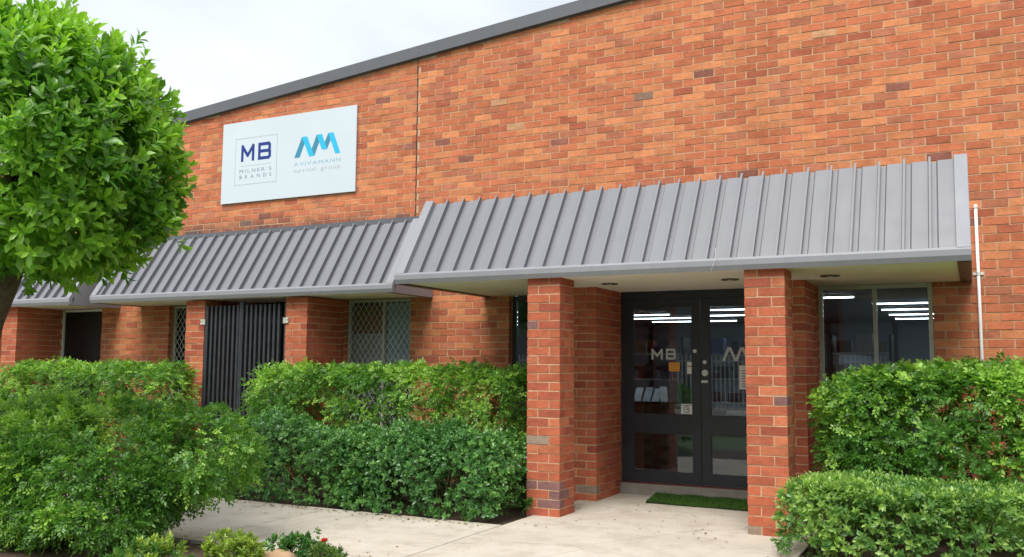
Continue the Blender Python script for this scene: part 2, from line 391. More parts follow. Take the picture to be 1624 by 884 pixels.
pier('pillar', -3.9215, .35, 8.076, .36, True, 'brick pillar left of the doors, with a few grey and purple bricks near its foot', odd={(2, 1): 3, (3, 1): 3, (3, 0): 3, (8, 0): 4})
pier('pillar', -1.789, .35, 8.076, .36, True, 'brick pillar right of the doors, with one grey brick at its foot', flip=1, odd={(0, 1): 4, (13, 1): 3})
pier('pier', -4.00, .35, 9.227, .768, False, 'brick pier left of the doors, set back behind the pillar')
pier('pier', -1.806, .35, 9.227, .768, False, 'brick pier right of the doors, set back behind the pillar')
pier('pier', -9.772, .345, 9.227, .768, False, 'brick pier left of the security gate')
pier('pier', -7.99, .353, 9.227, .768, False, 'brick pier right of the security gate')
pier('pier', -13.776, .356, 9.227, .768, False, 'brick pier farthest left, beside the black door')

# roof edge, roof, hidden sides
rb = MB()
t0 = [(WX0-.1, rake(WX0-.1)), (WX1, rake(WX1)), (WX1, rake(WX1)+.158), (WX0-.1, rake(WX0-.1)+.158)]
rb.flat(t0, WY-.012, .05)
rb.flat([(x, z-.012 if i < 2 else z-.12) for i, (x, z) in enumerate(t0)], WY-.004, .018)
rb.obj('roof_edge', M['barge'], B)
rr = MB(); rr.add([(WX0, WY, rake(WX0)+.12), (WX1, WY, rake(WX1)+.12), (WX1, 31, rake(WX1)+.12), (WX0, 31, rake(WX0)+.12)], [(0, 1, 2, 3)])
rr.add([(WX0, WY, rake(WX0)+.06), (WX1, WY, rake(WX1)+.06), (WX1, 31, rake(WX1)+.06), (WX0, 31, rake(WX0)+.06)], [(3, 2, 1, 0)]); rr.obj('roof', M['roof'], B)
sw = MB(); sw.box(WX0+.01, WX0+.2, WY+.21, 31, 0, rake(WX0)); sw.box(WX1-.2, WX1-.01, WY+.21, 31, 0, rake(WX1)-.02); sw.box(WX0+.21, WX1-.21, 30.8, 31, 0, 6); sw.obj('rear_wall', M['inwall'], B)
# interior shell behind the glass
IF = MB(); IF.box(-5.6, 3.7, 10.205, 30.7, -.1, .13); IF.obj('interior_floor', M['carpet'], B)
IC = MB(); IC.box(-12, 3.7, 10.205, 30.7, 2.76, 2.80); IC.obj('interior_ceiling', M['ceil'], B)
IW = MB(); IW.box(-12, 3.7, 27.9, 28, .131, 2.759); IW.box(-12.1, -12.01, 10.21, 28, 0, 2.76)
IW.box(-16, -5.40, 10.75, 10.82, 0, 2.758); IW.box(-2.6, -2.45, 19.6, 27.8, .131, 1.75)
IW.obj('interior_wall', M['inwall'], B)
RL = MB()
for y, z in ((27.88, 1.35),): RL.box(-12, 3.7, y-.02, y+.018, z, z+.12)
for x in (-11, -9.2, -7.4, -5.6, -3.8, -2.0, -.2, 1.6): RL.box(x, x+.12, 27.80, 27.895, .132, 2.75)
RL.obj('wall_rail', M['black'], B)

# glazed double doors
def door_leaf(x0, x1, name_label, hinge_left):
    m = MB(); z0, z1 = .142, 2.20; y0, y1 = WY+.005, WY+.05
    gx0, gx1 = (x0+.095, x1-.085) if hinge_left else (x0+.10, x1-.095)
    m.box(x0, gx0, y0, y1, z0, z1); m.box(gx1, x1, y0, y1, z0, z1)
    for a, b in ((z0, .255), (.695, .895), (2.125, z1)): m.box(gx0, gx1, y0, y1, a, b)
    d = m.obj('door', M['door'], B); d['label'] = name_label
    bd = MB()
    for a, b in ((.255, .695), (.895, 2.125)):
        p = MB(); p.box(gx0+.002, gx1-.002, WY+.022, WY+.028, a+.002, b-.002); p.obj('pane', M['tint'], d)
        for q in ((gx0, gx0+.012, a, b), (gx1-.012, gx1, a, b), (gx0+.012, gx1-.012, a, a+.012), (gx0+.012, gx1-.012, b-.012, b)):
            bd.box(q[0], q[1], WY+.012, WY+.021, q[2], q[3])
    bd.obj('glazing_bead', M['door'], d)
    return d
dl = door_leaf(-3.598, -2.718, 'left leaf of the glazed double doors, with MB lettering', True)
dr = door_leaf(-2.710, -1.842, 'right leaf of the glazed double doors, with the lock', False)
df = MB(); df.box(-3.648, -3.602, WY+.012, WY+.10, .13, 2.298); df.box(-1.838, -1.802, WY+.012, WY+.10, .13, 2.298); df.box(-3.602, -1.838, WY+.012, WY+.10, 2.204, 2.298)
df.obj('door_frame', M['door'], B)
ast = MB(); ast.box(-2.7165, -2.7115, WY-.004, WY+.004, .15, 2.19); ast.obj('meeting_strip', M['black'], dl)
st = MB(); st.box(-3.645, -1.805, WY-.055, WY+.12, -.08, .121); st.obj('door_step', M['step'], B, bevel=.006)
sl = MB(); sl.box(-3.644, -1.806, WY-.03, WY+.10, .1215, .133); sl.obj('door_sill', M['red'], B)
def disc(mb, x, z, y, r, t, n=20): mb.flat([(x+r*math.cos(2*math.pi*k/n), z+r*math.sin(2*math.pi*k/n)) for k in range(n)], y, t)
for d, x, z in ((dl, -2.772, 1.613), (dr, -2.662, 1.491)):
    k = MB(); disc(k, x, z, WY+.004, .021, .012); disc(k, x, z, WY-.008, .014, .012); k.obj('door_button', M['white'], d, smooth=False)
k = MB(); disc(k, -2.661, 1.372, WY+.004, .036, .012); disc(k, -2.661, 1.372, WY-.008, .022, .022); k.box(-2.668, -2.654, WY-.036, WY-.030, 1.352, 1.392); k.obj('lock', M['chrome'], dr)
k = MB(); k.box(-2.705, -2.630, WY-.004, WY+.004, 1.262, 1.290); k.obj('lock_plate', M['chrome'], dr)
# print and stickers on the door glass
def strokes(mb, segs, wd, y, t):
    for (ax, az), (bx, bz) in segs:
        d = Vector((bx-ax, bz-az)); L = d.length; d /= L; n = Vector((-d.y, d.x))*wd/2; e = d*wd*.35
        mb.flat([(ax-e.x-n.x, az-e.y-n.y), (bx+e.x-n.x, bz+e.y-n.y), (bx+e.x+n.x, bz+e.y+n.y), (ax-e.x+n.x, az-e.y+n.y)], y, t)
def letters_MB(mb, x0, x1, xb0, xb1, z0, z1, wd, y, t):
    h = wd/2; eps = .0004
    strokes(mb, [((x0+h, z0+h*.7), (x0+h, z1-h))], wd, y, t); strokes(mb, [((x1-h, z0+h*.7), (x1-h, z1-h))], wd, y-eps, t)
    xm = (x0+x1)/2; strokes(mb, [((x0+h, z1-h), (xm, z0+(z1-z0)*.34))], wd, y-2*eps, t); strokes(mb, [((xm, z0+(z1-z0)*.34), (x1-h, z1-h))], wd, y-3*eps, t)
    zm = (z0+z1)/2; ri = xb1-h
    strokes(mb, [((xb0+h, z0+h*.7), (xb0+h, z1-h*.7))], wd, y, t)
    for zz, dy in ((z0+h, 1), (zm, 2), (z1-h, 3)): strokes(mb, [((xb0+h, zz), (ri-wd*.45, zz))], wd, y-dy*eps, t)
    for a, b, s in ((z0+h, zm, 0), (zm, z1-h, -wd*.12)):
        c = wd*.45
        strokes(mb, [((ri-c+s, a), (ri+s, a+c))], wd, y-4*eps, t); strokes(mb, [((ri+s, a+c), (ri+s, b-c))], wd, y-5*eps, t); strokes(mb, [((ri+s, b-c), (ri-c+s, b))], wd, y-6*eps, t)
GY = WY+.0215
k = MB(); letters_MB(k, -3.285, -3.150, -3.114, -2.999, 1.519, 1.641, .023, GY, .0005); k.obj('lettering', M['frost'], dl)
def rect(mb, x0, x1, z0, z1, y, t=.001): mb.flat([(x0, z0), (x1, z0), (x1, z1), (x0, z1)], y, t)
k = MB(); rect(k, -3.081, -2.954, 1.386, 1.486, GY); k.obj('sticker', M['orange'], dl)['label'] = 'orange sticker'
k = MB(); 
for i, (a, b) in enumerate(((.010, .10), (.010, .075), (.010, .115))): rect(k, -3.081+a, -3.081+b, 1.405+.026*i, 1.412+.026*i, GY-.0012, .0004)
k.obj('sticker_print', M['tan'], dl)
k = MB(); rect(k, -2.868, -2.812, 1.359, 1.492, GY); k.obj('sticker', M['paper'], dl)
k = MB(); rect(k, -2.862, -2.818, 1.44, 1.452, GY-.0012, .0004); rect(k, -2.866, -2.814, 1.345, 1.358, GY); k.obj('sticker_print', M['red'], dl)
k = MB(); rect(k, -2.944, -2.815, .898, 1.024, GY); k.obj('sticker', M['paper'], dl)['label'] = 'white square sticker with a dark symbol'
k = MB(); cx, cz = -2.880, .962
for a0, a1, r in ((-60, 150, .030), (30, 60, .016)):
    pts = [(cx+r*math.cos(math.radians(a)), cz+r*1.1*math.sin(math.radians(a))) for a in range(a0, a1+1, 15)]
    strokes(k, list(zip(pts[:-1], pts[1:])), .008, GY-.0012, .0004)
strokes(k, [((cx-.02, cz-.028), (cx+.018, cz-.03)), ((cx-.004, cz), (cx+.016, cz+.002)), ((cx-.028, cz+.02), (cx-.028, cz-.015))], .008, GY-.0018, .0004)
rect(k, -2.93, -2.83, .905, .912, GY-.0012, .0004); rect(k, -2.935, -2.825, 1.006, 1.012, GY-.0012, .0004)
k.obj('sticker_symbol', M['navy'], dl)
k = MB(); rect(k, -2.288, -2.12, 1.198, 1.457, GY); k.obj('sticker', M['paper'], dr)['label'] = 'white opening-hours notice'
k = MB()
for i in range(7): rect(k, -2.262, -2.262+random.uniform(.05, .11), 1.225+.028*i, 1.233+.028*i, GY-.0012, .0004)
k.obj('sticker_print', M['darkink'], dr)
k = MB(); A = [(-2.46, 1.511), (-2.395, 1.653)]
for a, b in (((-2.455, 1.515), (-2.40, 1.645)), ((-2.385, 1.645), (-2.33, 1.515)), ((-2.315, 1.515), (-2.262, 1.645)), ((-2.247, 1.645), (-2.215, 1.565)), ((-2.20, 1.565), (-2.168, 1.645)), ((-2.153, 1.645), (-2.10, 1.515))):
    strokes(k, [(a, b)], .030, GY-.0004*len(k.v)/8, .0005)
k.obj('logo', M['frost'], dr)

# windows
def window(x0, x1, z0, z1, y, mat, mull=(), fw_=.045, glass='tint', label=None, dep=.06):
    m = MB(); m.box(x0, x0+fw_, y, y+dep, z0, z1); m.box(x1-fw_, x1, y, y+dep, z0, z1); m.box(x0+fw_, x1-fw_, y, y+dep, z1-fw_, z1); m.box(x0+fw_, x1-fw_, y, y+dep, z0, z0+fw_)
    for q in mull: m.box(q-fw_*.45, q+fw_*.45, y+.004, y+dep-.004, z0+fw_, z1-fw_)
    o = m.obj('window', mat, B)
    if label: o['label'] = label
    ed = [x0+fw_] + [v for q in mull for v in (q-fw_*.45, q+fw_*.45)] + [x1-fw_]
    for a, b in zip(ed[::2], ed[1::2]):
        p = MB(); p.box(a+.001, b-.001, y+.026, y+.032, z0+fw_+.001, z1-fw_-.001); p.obj('pane', M[glass], o)
    return o
window(-1.438, -.343, .06, 2.297, WY+.004, M['alu'], (-.885,), .042, 'tint', 'beige framed two-pane window right of the doors')
window(-5.106, -4.004, .06, 2.297, WY+.095, M['alud'], (), .05, 'tint', 'dark framed window between the brick panel and the left pillar')
def grille(win, x0, x1, z0, z1, y, s=.088):
    m = MB(); r = .0034
    def seg(a, b, yy): m.tube([(a[0], yy, a[1]), (b[0], yy, b[1])], r, 4, False)
    hgt = z1-z0; wdt = x1-x0; sl_ = 1.45
    n = int((wdt+hgt/sl_)/s)+1
    for i in range(n):
        xa = x0-hgt/sl_+i*s
        a = (max(xa, x0), z0+max(0, (x0-xa))*sl_); b = (min(xa+hgt/sl_, x1), 0); b = (b[0], z0+(b[0]-xa)*sl_)
        if b[0]-a[0] > .01: seg(a, b, y); seg((x0+x1-a[0], a[1]), (x0+x1-b[0], b[1]), y+.004)
    m.obj('security_grille', M['steel'], win)
wa = window(-7.596, -6.564, .06, 2.312, WY+.045, M['alu'], (-7.02,), .035, 'glass', 'window behind a diamond security grille, right of the gate'); grille(wa, -7.575, -6.575, .10, 2.29, WY+.035)
wb = window(-10.946, -9.776, .06, 2.312, WY+.095, M['alu'], (-10.36,), .035, 'glass', 'narrow strip of grilled window left of the gate pier'); grille(wb, -10.92, -9.80, .10, 2.29, WY+.085)
bl = MB(); bl.box(-7.00, -6.57, WY+.12, WY+.135, .1, 2.26); bl.box(-7.60, -7.03, WY+.14, WY+.155, .1, 1.86); bl.box(-10.9, -9.8, WY+.25, WY+.27, .1, 2.2); bl.obj('blind', M['blind'], B)
bl = MB(); bl.box(-7.58, -7.06, WY+.17, WY+.19, 1.80, 2.24); bl.obj('notice_board', M['tan'], B)  # tan panel behind the upper left part of the grilled window
# black door on the far left, black panel painting in the dark interior behind the gate
k = MB(); k.box(-13.416, -12.95, WY+.06, WY+.10, .05, 2.262); k.box(-12.944, -12.444, WY+.06, WY+.10, .05, 2.262); o = k.obj('door', M['black'], B); o['label'] = 'black double door at the far left'
f = MB(); f.box(-13.416, -13.385, WY+.03, WY+.058, .05, 2.262); f.box(-13.385, -12.444, WY+.03, WY+.058, 2.264, 2.30); f.obj('door_frame', M['steel'], o)
k = MB(); k.box(-9.425, -7.994, WY+.12, WY+.16, 0, 2.31); o = k.obj('door', M['black'], B); o['label'] = 'black door behind the security gate'

# ------------------------------------------------------------------ awnings
SLY, SLZ = .56, .84
sl_len = math.hypot(SLY, SLZ); sdir = Vector((0, SLY, SLZ))/sl_len; snor = Vector((0, -SLZ, SLY))/sl_len
def awning(x0, x1, yf, zb, ribs, label, name='awning', cap=False, soff=2.30, band=True):
    A = empty(name, ((x0+x1)/2, WY, zb), label, 'awning', 'grey metal awnings on the brick wall')
    base = Vector((0, yf+.075, zb+.105))
    f = MB(); f.prism([(yf, zb+.044), (yf, zb+.092), (yf+.012, zb+.112), (yf+.09, zb+.112), (yf+.06, zb+.008), (yf+.028, zb), (yf+.02, zb)], x0, x1)
    f.obj('fascia', M['trim'], A)
    # right and left gable ends with the front band
    for xa, xb, bx0, bx1 in ((x0, x0+.012, x0+.001, x0+.105), (x1-.012, x1, x1-.105, x1-.001)):
        t = base + sdir*sl_len; e = MB()
        top = t + snor*.0
        e.prism([(yf+.061, zb-.002), (WY-.003, zb-.002), (WY-.003, zb+.10), (top.y+.06, zb+.10 if not cap else top.z), (top.y, top.z), (base.y, base.z), (yf+.061, zb+.10)], xa, xb) if not cap else \
            e.prism([(yf+.061, zb-.002), (WY-.003, zb-.002), (WY-.003, top.z+.04), (top.y, top.z), (base.y, base.z), (yf+.061, zb+.10)], xa, xb)
        e.obj('gable_end', M['trim'], A)
        c = MB(); n0, n1 = -.012, .060
        P = lambda q, h: base + sdir*q + snor*h
        poly = [P(-.035, n0), P(sl_len+.012, n0), P(sl_len+.012, n1), P(-.035, n1)]
        c.prism([(p.y, p.z) for p in poly], bx0, bx1); c.obj('end_cap', M['trim'], A, bevel=.003)
        bb = MB(); bb.box(bx0+.002, bx1-.002, yf+.062, WY-.004, zb-.004, soff-.002 if soff > zb else zb+.004); bb.obj('edge_trim', M['wood'] if not cap else M['trim'], A)  # brown stands in for brick reflected in the large awning's edge
    # ribs and pans share meshes
    rm = MB(); p0 = [sdir*(-.035) + snor*(-.002), sdir*(sl_len+.02) + snor*(-.002), sdir*(sl_len+.02) + snor*.052, sdir*(-.035) + snor*.052]
    rm.prism([(p.y, p.z) for p in p0], -.0045, .0045)
    q0 = [sdir*(-.035) + snor*.046, sdir*(sl_len+.019) + snor*.046, sdir*(sl_len+.019) + snor*.055, sdir*(-.035) + snor*.055]
    rm.prism([(p.y, p.z) for p in q0], -.0095, .0095)
    rme = rm.mesh('rib'); rme.materials.append(M['awning'])
    pitch = abs(ribs[1]-ribs[0]); prof = [(0, 0), (.050, 0), (.062, .019), (pitch-.016, .019), (pitch-.002, 0)]
    vs = []
    for xx, h in prof: vs += [tuple(Vector((xx, 0, 0))-sdir*.03+snor*h), tuple(Vector((xx, 0, 0))+sdir*sl_len+snor*h)]
    pm = bpy.data.meshes.new('sheet_pan'); pm.from_pydata(vs, [], [(2*i, 2*i+2, 2*i+3, 2*i+1) for i in range(len(prof)-1)]); pm.materials.append(M['awning'])
    for x in ribs:
        o = link('rib', rme, None, A, (x, base.y, base.z)); o.rotation_euler = (0, 0, random.gauss(0, .0015))
    for x in sorted(ribs) + [min(ribs)-pitch]:
        if x+pitch*.3 < x1: link('sheet_pan', pm, None, A, (x, base.y, base.z))
    t = base + sdir*sl_len
    bk = MB(); poly = [base-snor*.004, t-snor*.004, t-snor*.05, base-snor*.05]; bk.prism([(p.y, p.z) for p in poly], x0+.013, x1-.013)
    if cap:
        bk.box(x0+.013, x1-.013, t.y+.045, WY-.002, t.z+.03, t.z+.055)
        ct = MB(); ct.box(x0, x1, t.y+.03, t.y+.044, t.z-.02, t.z+.085); ct.box(x0, x1, t.y+.0445, WY-.001, t.z+.07, t.z+.085); ct.obj('top_flashing', M['barge'], A)
        bk.box(x0+.013, x1-.013, t.y+.006, t.y+.018, t.z-.2, t.z+.04)
    else: bk.box(x0+.013, x1-.013, t.y+.05, WY-.002, zb+.20, zb+.22); bk.box(x0+.013, x1-.013, t.y+.03, t.y+.049, zb+.05, t.z-.02)
    bk.obj('backing', M['barge'], A)
    s = MB(); s.box(x0+.106, x1-.106, yf+.0605, WY-.005, soff, soff+.012); s.obj('soffit', M['soffit'], A)
    return A
awning(-5.461, .0195, 8.0, 2.2926, [-.275-.2041*k for k in range(25)], 'large grey ribbed metal awning over the entrance, on two brick pillars')
awning(-11.57, -6.22, 9.07, 2.312, [-6.44-.2055*k for k in range(25)], 'grey ribbed metal awning above the security gate, below the white sign', cap=True, soff=2.318)
awning(-17.5, -12.02, 9.07, 2.300, [-12.24-.2055*k for k in range(25)], 'grey ribbed metal awning at the far left behind the tree', cap=True, soff=2.306)
for i, (x, lab) in enumerate(((-3.368, 'round recessed downlight in the soffit beside the left pillar'), (-2.107, 'round recessed downlight in the soffit above the doors, beside the right pillar'), (-1.17, 'round recessed downlight in the soffit above the beige window'))):
    L = empty('downlight', (x, 8.90, 2.30), lab, 'light', 'downlights in the entrance soffit')
    m = MB(); n = 28; r0, r1 = .062, .088
    vs = []; 
    for q in range(n):
        a = 2*math.pi*q/n; ca, sa = math.cos(a), math.sin(a)
        vs += [(x+r1*ca, 8.9+r1*sa, 2.2995), (x+r1*ca, 8.9+r1*sa, 2.290), (x+r0*ca, 8.9+r0*sa, 2.287), (x+r0*ca*.9, 8.9+r0*sa*.9, 2.2985)]
    m.add(vs, [(4*q+j, 4*q+j+1, 4*((q+1) % n)+j+1, 4*((q+1) % n)+j) for q in range(n) for j in range(3)]); m.obj('ring', M['trimlamp'], L)
    m = MB(); m.add([(x+r0*.9*math.cos(2*math.pi*q/n), 8.9+r0*.9*math.sin(2*math.pi*q/n), 2.2984) for q in range(n)], [tuple(range(n-1, -1, -1))]); m.obj('bulb', M['trimlamp'], L)
    m = MB(); m.tube([(x, 8.9, 2.298), (x, 8.9, 2.289), (x, 8.9, 2.284)], [.034, .034, .02], 14); m.obj('bulb_face', M['lens'], L)
wm = MB(); wm.tube([(-2.028, 8.02, 2.50), (-2.018, 7.985, 2.465), (-2.012, 7.98, 2.43), (-2.020, 7.975, 2.38), (-2.04, 7.975, 2.33), (-2.065, 7.985, 2.275)], .0018, 5)
tag(wm.obj('loose_wire', M['wire'], None, (-2.03, 7.98, 2.27)), 'thin pale wire dangling over the front edge of the large awning', 'wire')

# ------------------------------------------------------------------ wall sign
def text(body, x0, x1, z0, z1, y, mat, parent, name='letter', gap=.25):
    """each character is a part of its own, tracked out between x0 and x1"""
    ms = []; sc = None
    for ch in body:
        if ch == ' ': ms.append(None); continue
        cu_ = bpy.data.curves.new('t', 'FONT'); cu_.body = ch; cu_.fill_mode = 'FRONT'
        to = bpy.data.objects.new('t', cu_); COL.objects.link(to); bpy.context.view_layer.update()
        ms.append(bpy.data.meshes.new_from_object(to.evaluated_get(bpy.context.evaluated_depsgraph_get()))); bpy.data.objects.remove(to)
    ext = [(min(v.co.x for v in m.vertices), max(v.co.x for v in m.vertices)) if m else (0, .3) for m in ms]
    lo = min(v.co.y for m in ms if m for v in m.vertices); hi = max(v.co.y for m in ms if m for v in m.vertices)
    tot = sum(b-a for a, b in ext) + gap*(len(body)-1); k_ = (x1-x0)/tot; x = x0
    for m, (a, b) in zip(ms, ext):
        if m:
            for v in m.vertices: v.co = (x+(v.co.x-a)*k_, y, z0+(v.co.y-lo)/(hi-lo)*(z1-z0))
            bm = bmesh.new(); bm.from_mesh(m); r = bmesh.ops.extrude_face_region(bm, geom=bm.faces[:])
            bmesh.ops.translate(bm, verts=[v for v in r['geom'] if isinstance(v, bmesh.types.BMVert)], vec=(0, -.0008, 0))
            bmesh.ops.recalc_face_normals(bm, faces=bm.faces); bm.to_mesh(m); bm.free(); m.name = name; link(name, m, mat, parent)
        x += (b-a+gap)*k_
SG = empty('wall_sign', (-8.7135, WY-.03, 3.805), 'white rectangular wall sign with two blue logos, high on the bricks left of the joint', 'sign')
k = MB(); k.box(-9.947, -7.481, WY-.034, WY-.012, 3.805, 5.02); k.obj('panel', M['sign'], SG, bevel=.002)
k = MB()
for x in (-9.6, -7.8): k.box(x-.03, x+.03, WY-.0119, WY+.004, 3.9, 4.9)
k.obj('mounting_rail', M['steel'], SG)
SY = WY-.0345
k = MB(); letters_MB(k, -9.574, -9.318, -9.246, -9.000, 4.413, 4.668, .047, SY, .0005); k.obj('lettering', M['navy'], SG)
k = MB(); t_ = .009
for q in ((-9.688, -8.885, 4.767-t_, 4.767), (-9.688, -8.885, 4.063, 4.063+t_), (-9.688, -9.688+t_, 4.063+t_, 4.767-t_), (-8.885-t_, -8.885, 4.063+t_, 4.767-t_), (-9.58, -8.98, 4.342, 4.348)): rect(k, *q, SY, .0006)
k.obj('logo_border', M['palegrey'], SG)
text("MILNER'S", -9.594, -8.987, 4.243, 4.297, SY, M['greytext'], SG, gap=.38); text('BRANDS', -9.590, -8.984, 4.156, 4.208, SY, M['greytext'], SG, gap=.62)
RB = [((-8.563, 4.372), (-8.468, 4.372), (-8.339, 4.668), (-8.434, 4.668)), ((-8.434, 4.668), (-8.339, 4.668), (-8.202, 4.371), (-8.297, 4.371)),
      ((-8.297, 4.371), (-8.202, 4.371), (-8.076, 4.672), (-8.170, 4.672)), ((-8.170, 4.672), (-8.076, 4.672), (-7.980, 4.447), (-8.072, 4.447)),
      ((-8.072, 4.447), (-7.980, 4.447), (-7.872, 4.674), (-7.965, 4.674)), ((-7.965, 4.674), (-7.872, 4.674), (-7.746, 4.368), (-7.836, 4.368))]
for j in (0, 1):
    k = MB()
    for i, P_ in enumerate(RB):
        if i % 2 == j:
            poly = list(P_); poly = poly if j == 0 else poly[::-1]
            k.flat(poly, SY-.0006*j, .0005)
    k.obj('logo_ribbon', M['teal'] if j == 0 else M['cyan'], SG)
text('AVIVAMANN', -8.567, -7.740, 4.252, 4.302, SY, M['cyantext'], SG, gap=.22); text('optical group', -8.570, -7.740, 4.143, 4.212, SY, M['palegrey'], SG, gap=.17)

# ------------------------------------------------------------------ security gate
G = empty('security_gate', (-8.71, 9.25, 0), 'black steel slat security gate hung between two brick piers', 'gate')
sx = [-9.379+i*(1.266/16) for i in range(17)]
sm = MB(); sm.box(-.0175, .0175, -.02, .02, .08, 2.225); sme = sm.mesh('slat', bevel=.003); sme.materials.append(M['gate'])
for i, x in enumerate(sx):
    if i == 8: continue
    link('slat', sme, None, G, (x, 9.25, 0))
cm = MB()
for x in (-8.771, -8.737): cm.box(x-.015, x+.015, 9.222, 9.275, .06, 2.27)
cm.obj('centre_post', M['gate'], G)
for z in (2.006, 1.04, .22):
    r_ = MB(); r_.box(-9.422, -8.79, 9.272, 9.294, z-.045, z+.045); r_.box(-8.72, -7.996, 9.272, 9.294, z-.045, z+.045); r_.obj('rail', M['gate'], G)
for x0, x1, s in ((-9.425, -9.395, -1), (-8.018, -7.994, 1)):
    p_ = MB(); p_.box(x0, x1, 9.235, 9.27, .05, 2.24); p_.obj('hinge_post', M['gate'], G)
for x0, x1, d0, d1 in ((-9.478, -9.40, -9.485, -9.447), (-8.02, -7.935, -7.972, -7.932)):
    h_ = MB(); h_.box(x0, x1, 9.212, 9.2225, 1.968, 2.042); h_.obj('hinge', M['alu'], G)
    for z in (1.982, 2.028):
        b_ = MB(); b_.tube([((d0+d1)/2, 9.2118, z), ((d0+d1)/2, 9.203, z)], .010, 8); b_.obj('hinge_bolt', M['steel'], G)

# ------------------------------------------------------------------ conduit on the wall, doormat
C = empty('wall_conduit', (.077, WY, 0), 'thin white vertical conduit pipe on the bricks right of the large awning', 'pipe')
k = MB(); k.tube([(.077, WY-.03, -.02), (.077, WY-.03, 1.5), (.077, WY-.03, 3.02)], .0155, 12); k.obj('pipe', M['white'], C, smooth=True)
k = MB(); k.tube([(.077, WY-.03, 3.02), (.077, WY-.03, 3.045), (.077, WY-.03, 3.058)], [.020, .020, .010], 12); k.obj('pipe_cap', M['white'], C)
for z in (2.37, 1.0):
    k = MB(); k.tube([(.077, WY-.03, z-.016), (.077, WY-.03, z+.016)], .0195, 12); k.box(.03, .124, WY-.010, WY-.003, z-.013, z+.013); k.obj('pipe_clip', M['steel'], C)
MT = empty('doormat', (-2.5, 9.62, 0), 'green artificial turf doormat in front of the step', 'doormat')
nx, ny = 40, 20; P0, P1, P2, P3 = Vector((-3.145, 9.36, 0)), Vector((-1.86, 9.33, 0)), Vector((-1.90, 9.925, 0)), Vector((-3.215, 9.93, 0))
def matp(u, v):
    p = (P0*(1-u)+P1*u)*(1-v) + (P3*(1-u)+P2*u)*v
    p.z = .014 + .018*v*v + .005*math.sin(u*9+1) * (1-v) + .004*math.sin(u*23); p.y += .006*math.sin(u*14)*(1-v); return p
vs = [matp(i/nx, j/ny) for j in range(ny+1) for i in range(nx+1)] ; nb = len(vs)
fs = [(j*(nx+1)+i, j*(nx+1)+i+1, (j+1)*(nx+1)+i+1, (j+1)*(nx+1)+i) for j in range(ny) for i in range(nx)]
m = MB(); m.add(vs, fs, (.030, .06, .016))
rim = [i for i in range(nx+1)] + [(j+1)*(nx+1)-1 for j in range(1, ny+1)] + [ny*(nx+1)+i for i in range(nx-1, -1, -1)] + [j*(nx+1) for j in range(ny-1, 0, -1)]
lv = [(vs[i].x, vs[i].y, .001) for i in rim]; n0 = len(m.v); m.v += lv; m.c += [(.02, .035, .012)]*len(lv)
for a in range(len(rim)): b = (a+1) % len(rim); m.f.append((n0+a, n0+b, rim[b], rim[a]))
m.obj('backing', M['turf'], MT)
N = 9000; u = RNG.random(N); v = RNG.random(N); bp = np.array([matp(a, b)[:] for a, b in zip(u, v)])
dx = RNG.normal(0, .006, (N, 3)); dx[:, 2] = .016+RNG.random(N)*.009; th = RNG.random(N)*6.283; sdv = np.stack([np.cos(th), np.sin(th), np.zeros(N)], 1)*.0022
V = np.stack([bp-sdv, bp+sdv, bp+dx], 1).reshape(-1, 3); cc = np.repeat(np.array([.075, .165, .030])*(.6+.8*RNG.random((N, 1))), 3, 0)
tag(link('turf_pile', mnp('turf_pile', V, np.arange(3*N).reshape(-1, 3), cc), M['turf'], MT), kind='stuff')

# ------------------------------------------------------------------ inside the office: ceiling tubes, counter
lm = MB(); lm.box(-1.2, 1.2, -.07, .07, -.045, .0); lme = lm.mesh('lamp_body'); lme.materials.append(M['white'])
dm = MB(); dm.box(-1.18, 1.18, -.06, .06, -.062, -.0455); dme = dm.mesh('diffuser'); dme.materials.append(M['tube'])
LTS = [(-4.0, 10.95, 'above the counter near the doors'), (-.9, 10.95, 'close behind the beige window'), (-3.05, 17.2, 'nearest one, behind the beige window'), (-4.3, 20.0, 'upper one behind the right door'), (-4.6, 22.2, 'lower one behind the right door'), (-7.75, 21.4, 'upper one behind the left door'),  # first two lamps are unseen, added to brighten the counter and front room
       (-7.6, 23.0, 'second from top behind the left door'), (-6.9, 24.8, 'lowest one behind the left door')]
nm = ['first', 'second', 'third', 'fourth']
for j, y in enumerate((19.2, 21.2, 23.2, 25.2)): LTS += [(-.55, y, nm[j]+' row behind the right pane of the beige window'), (1.95, y, nm[j]+' row beyond the right edge of the beige window')]
for x, y, lab in LTS:
    L = empty('ceiling_tube_light', (x, y, 2.758), 'lit ceiling strip light, '+lab, 'light', 'fluorescent strips on the office ceiling')
    link('lamp_body', lme, None, L, (x, y, 2.758)); link('diffuser', dme, None, L, (x, y, 2.758))
CT = empty('brochure_counter', (-3.95, 11.6, .13), 'dark counter with brochures behind the left door glass', 'counter')
k = MB(); k.box(-4.5, -3.55, 11.4, 11.8, .131, .95); k.obj('cabinet', M['wood'], CT); k = MB(); k.box(-4.55, -3.50, 11.36, 11.84, .951, .985); k.obj('counter_top', M['black'], CT)
nb_ = ['leftmost', 'second from left', 'third from left', 'middle', 'third from right', 'second from right', 'rightmost']
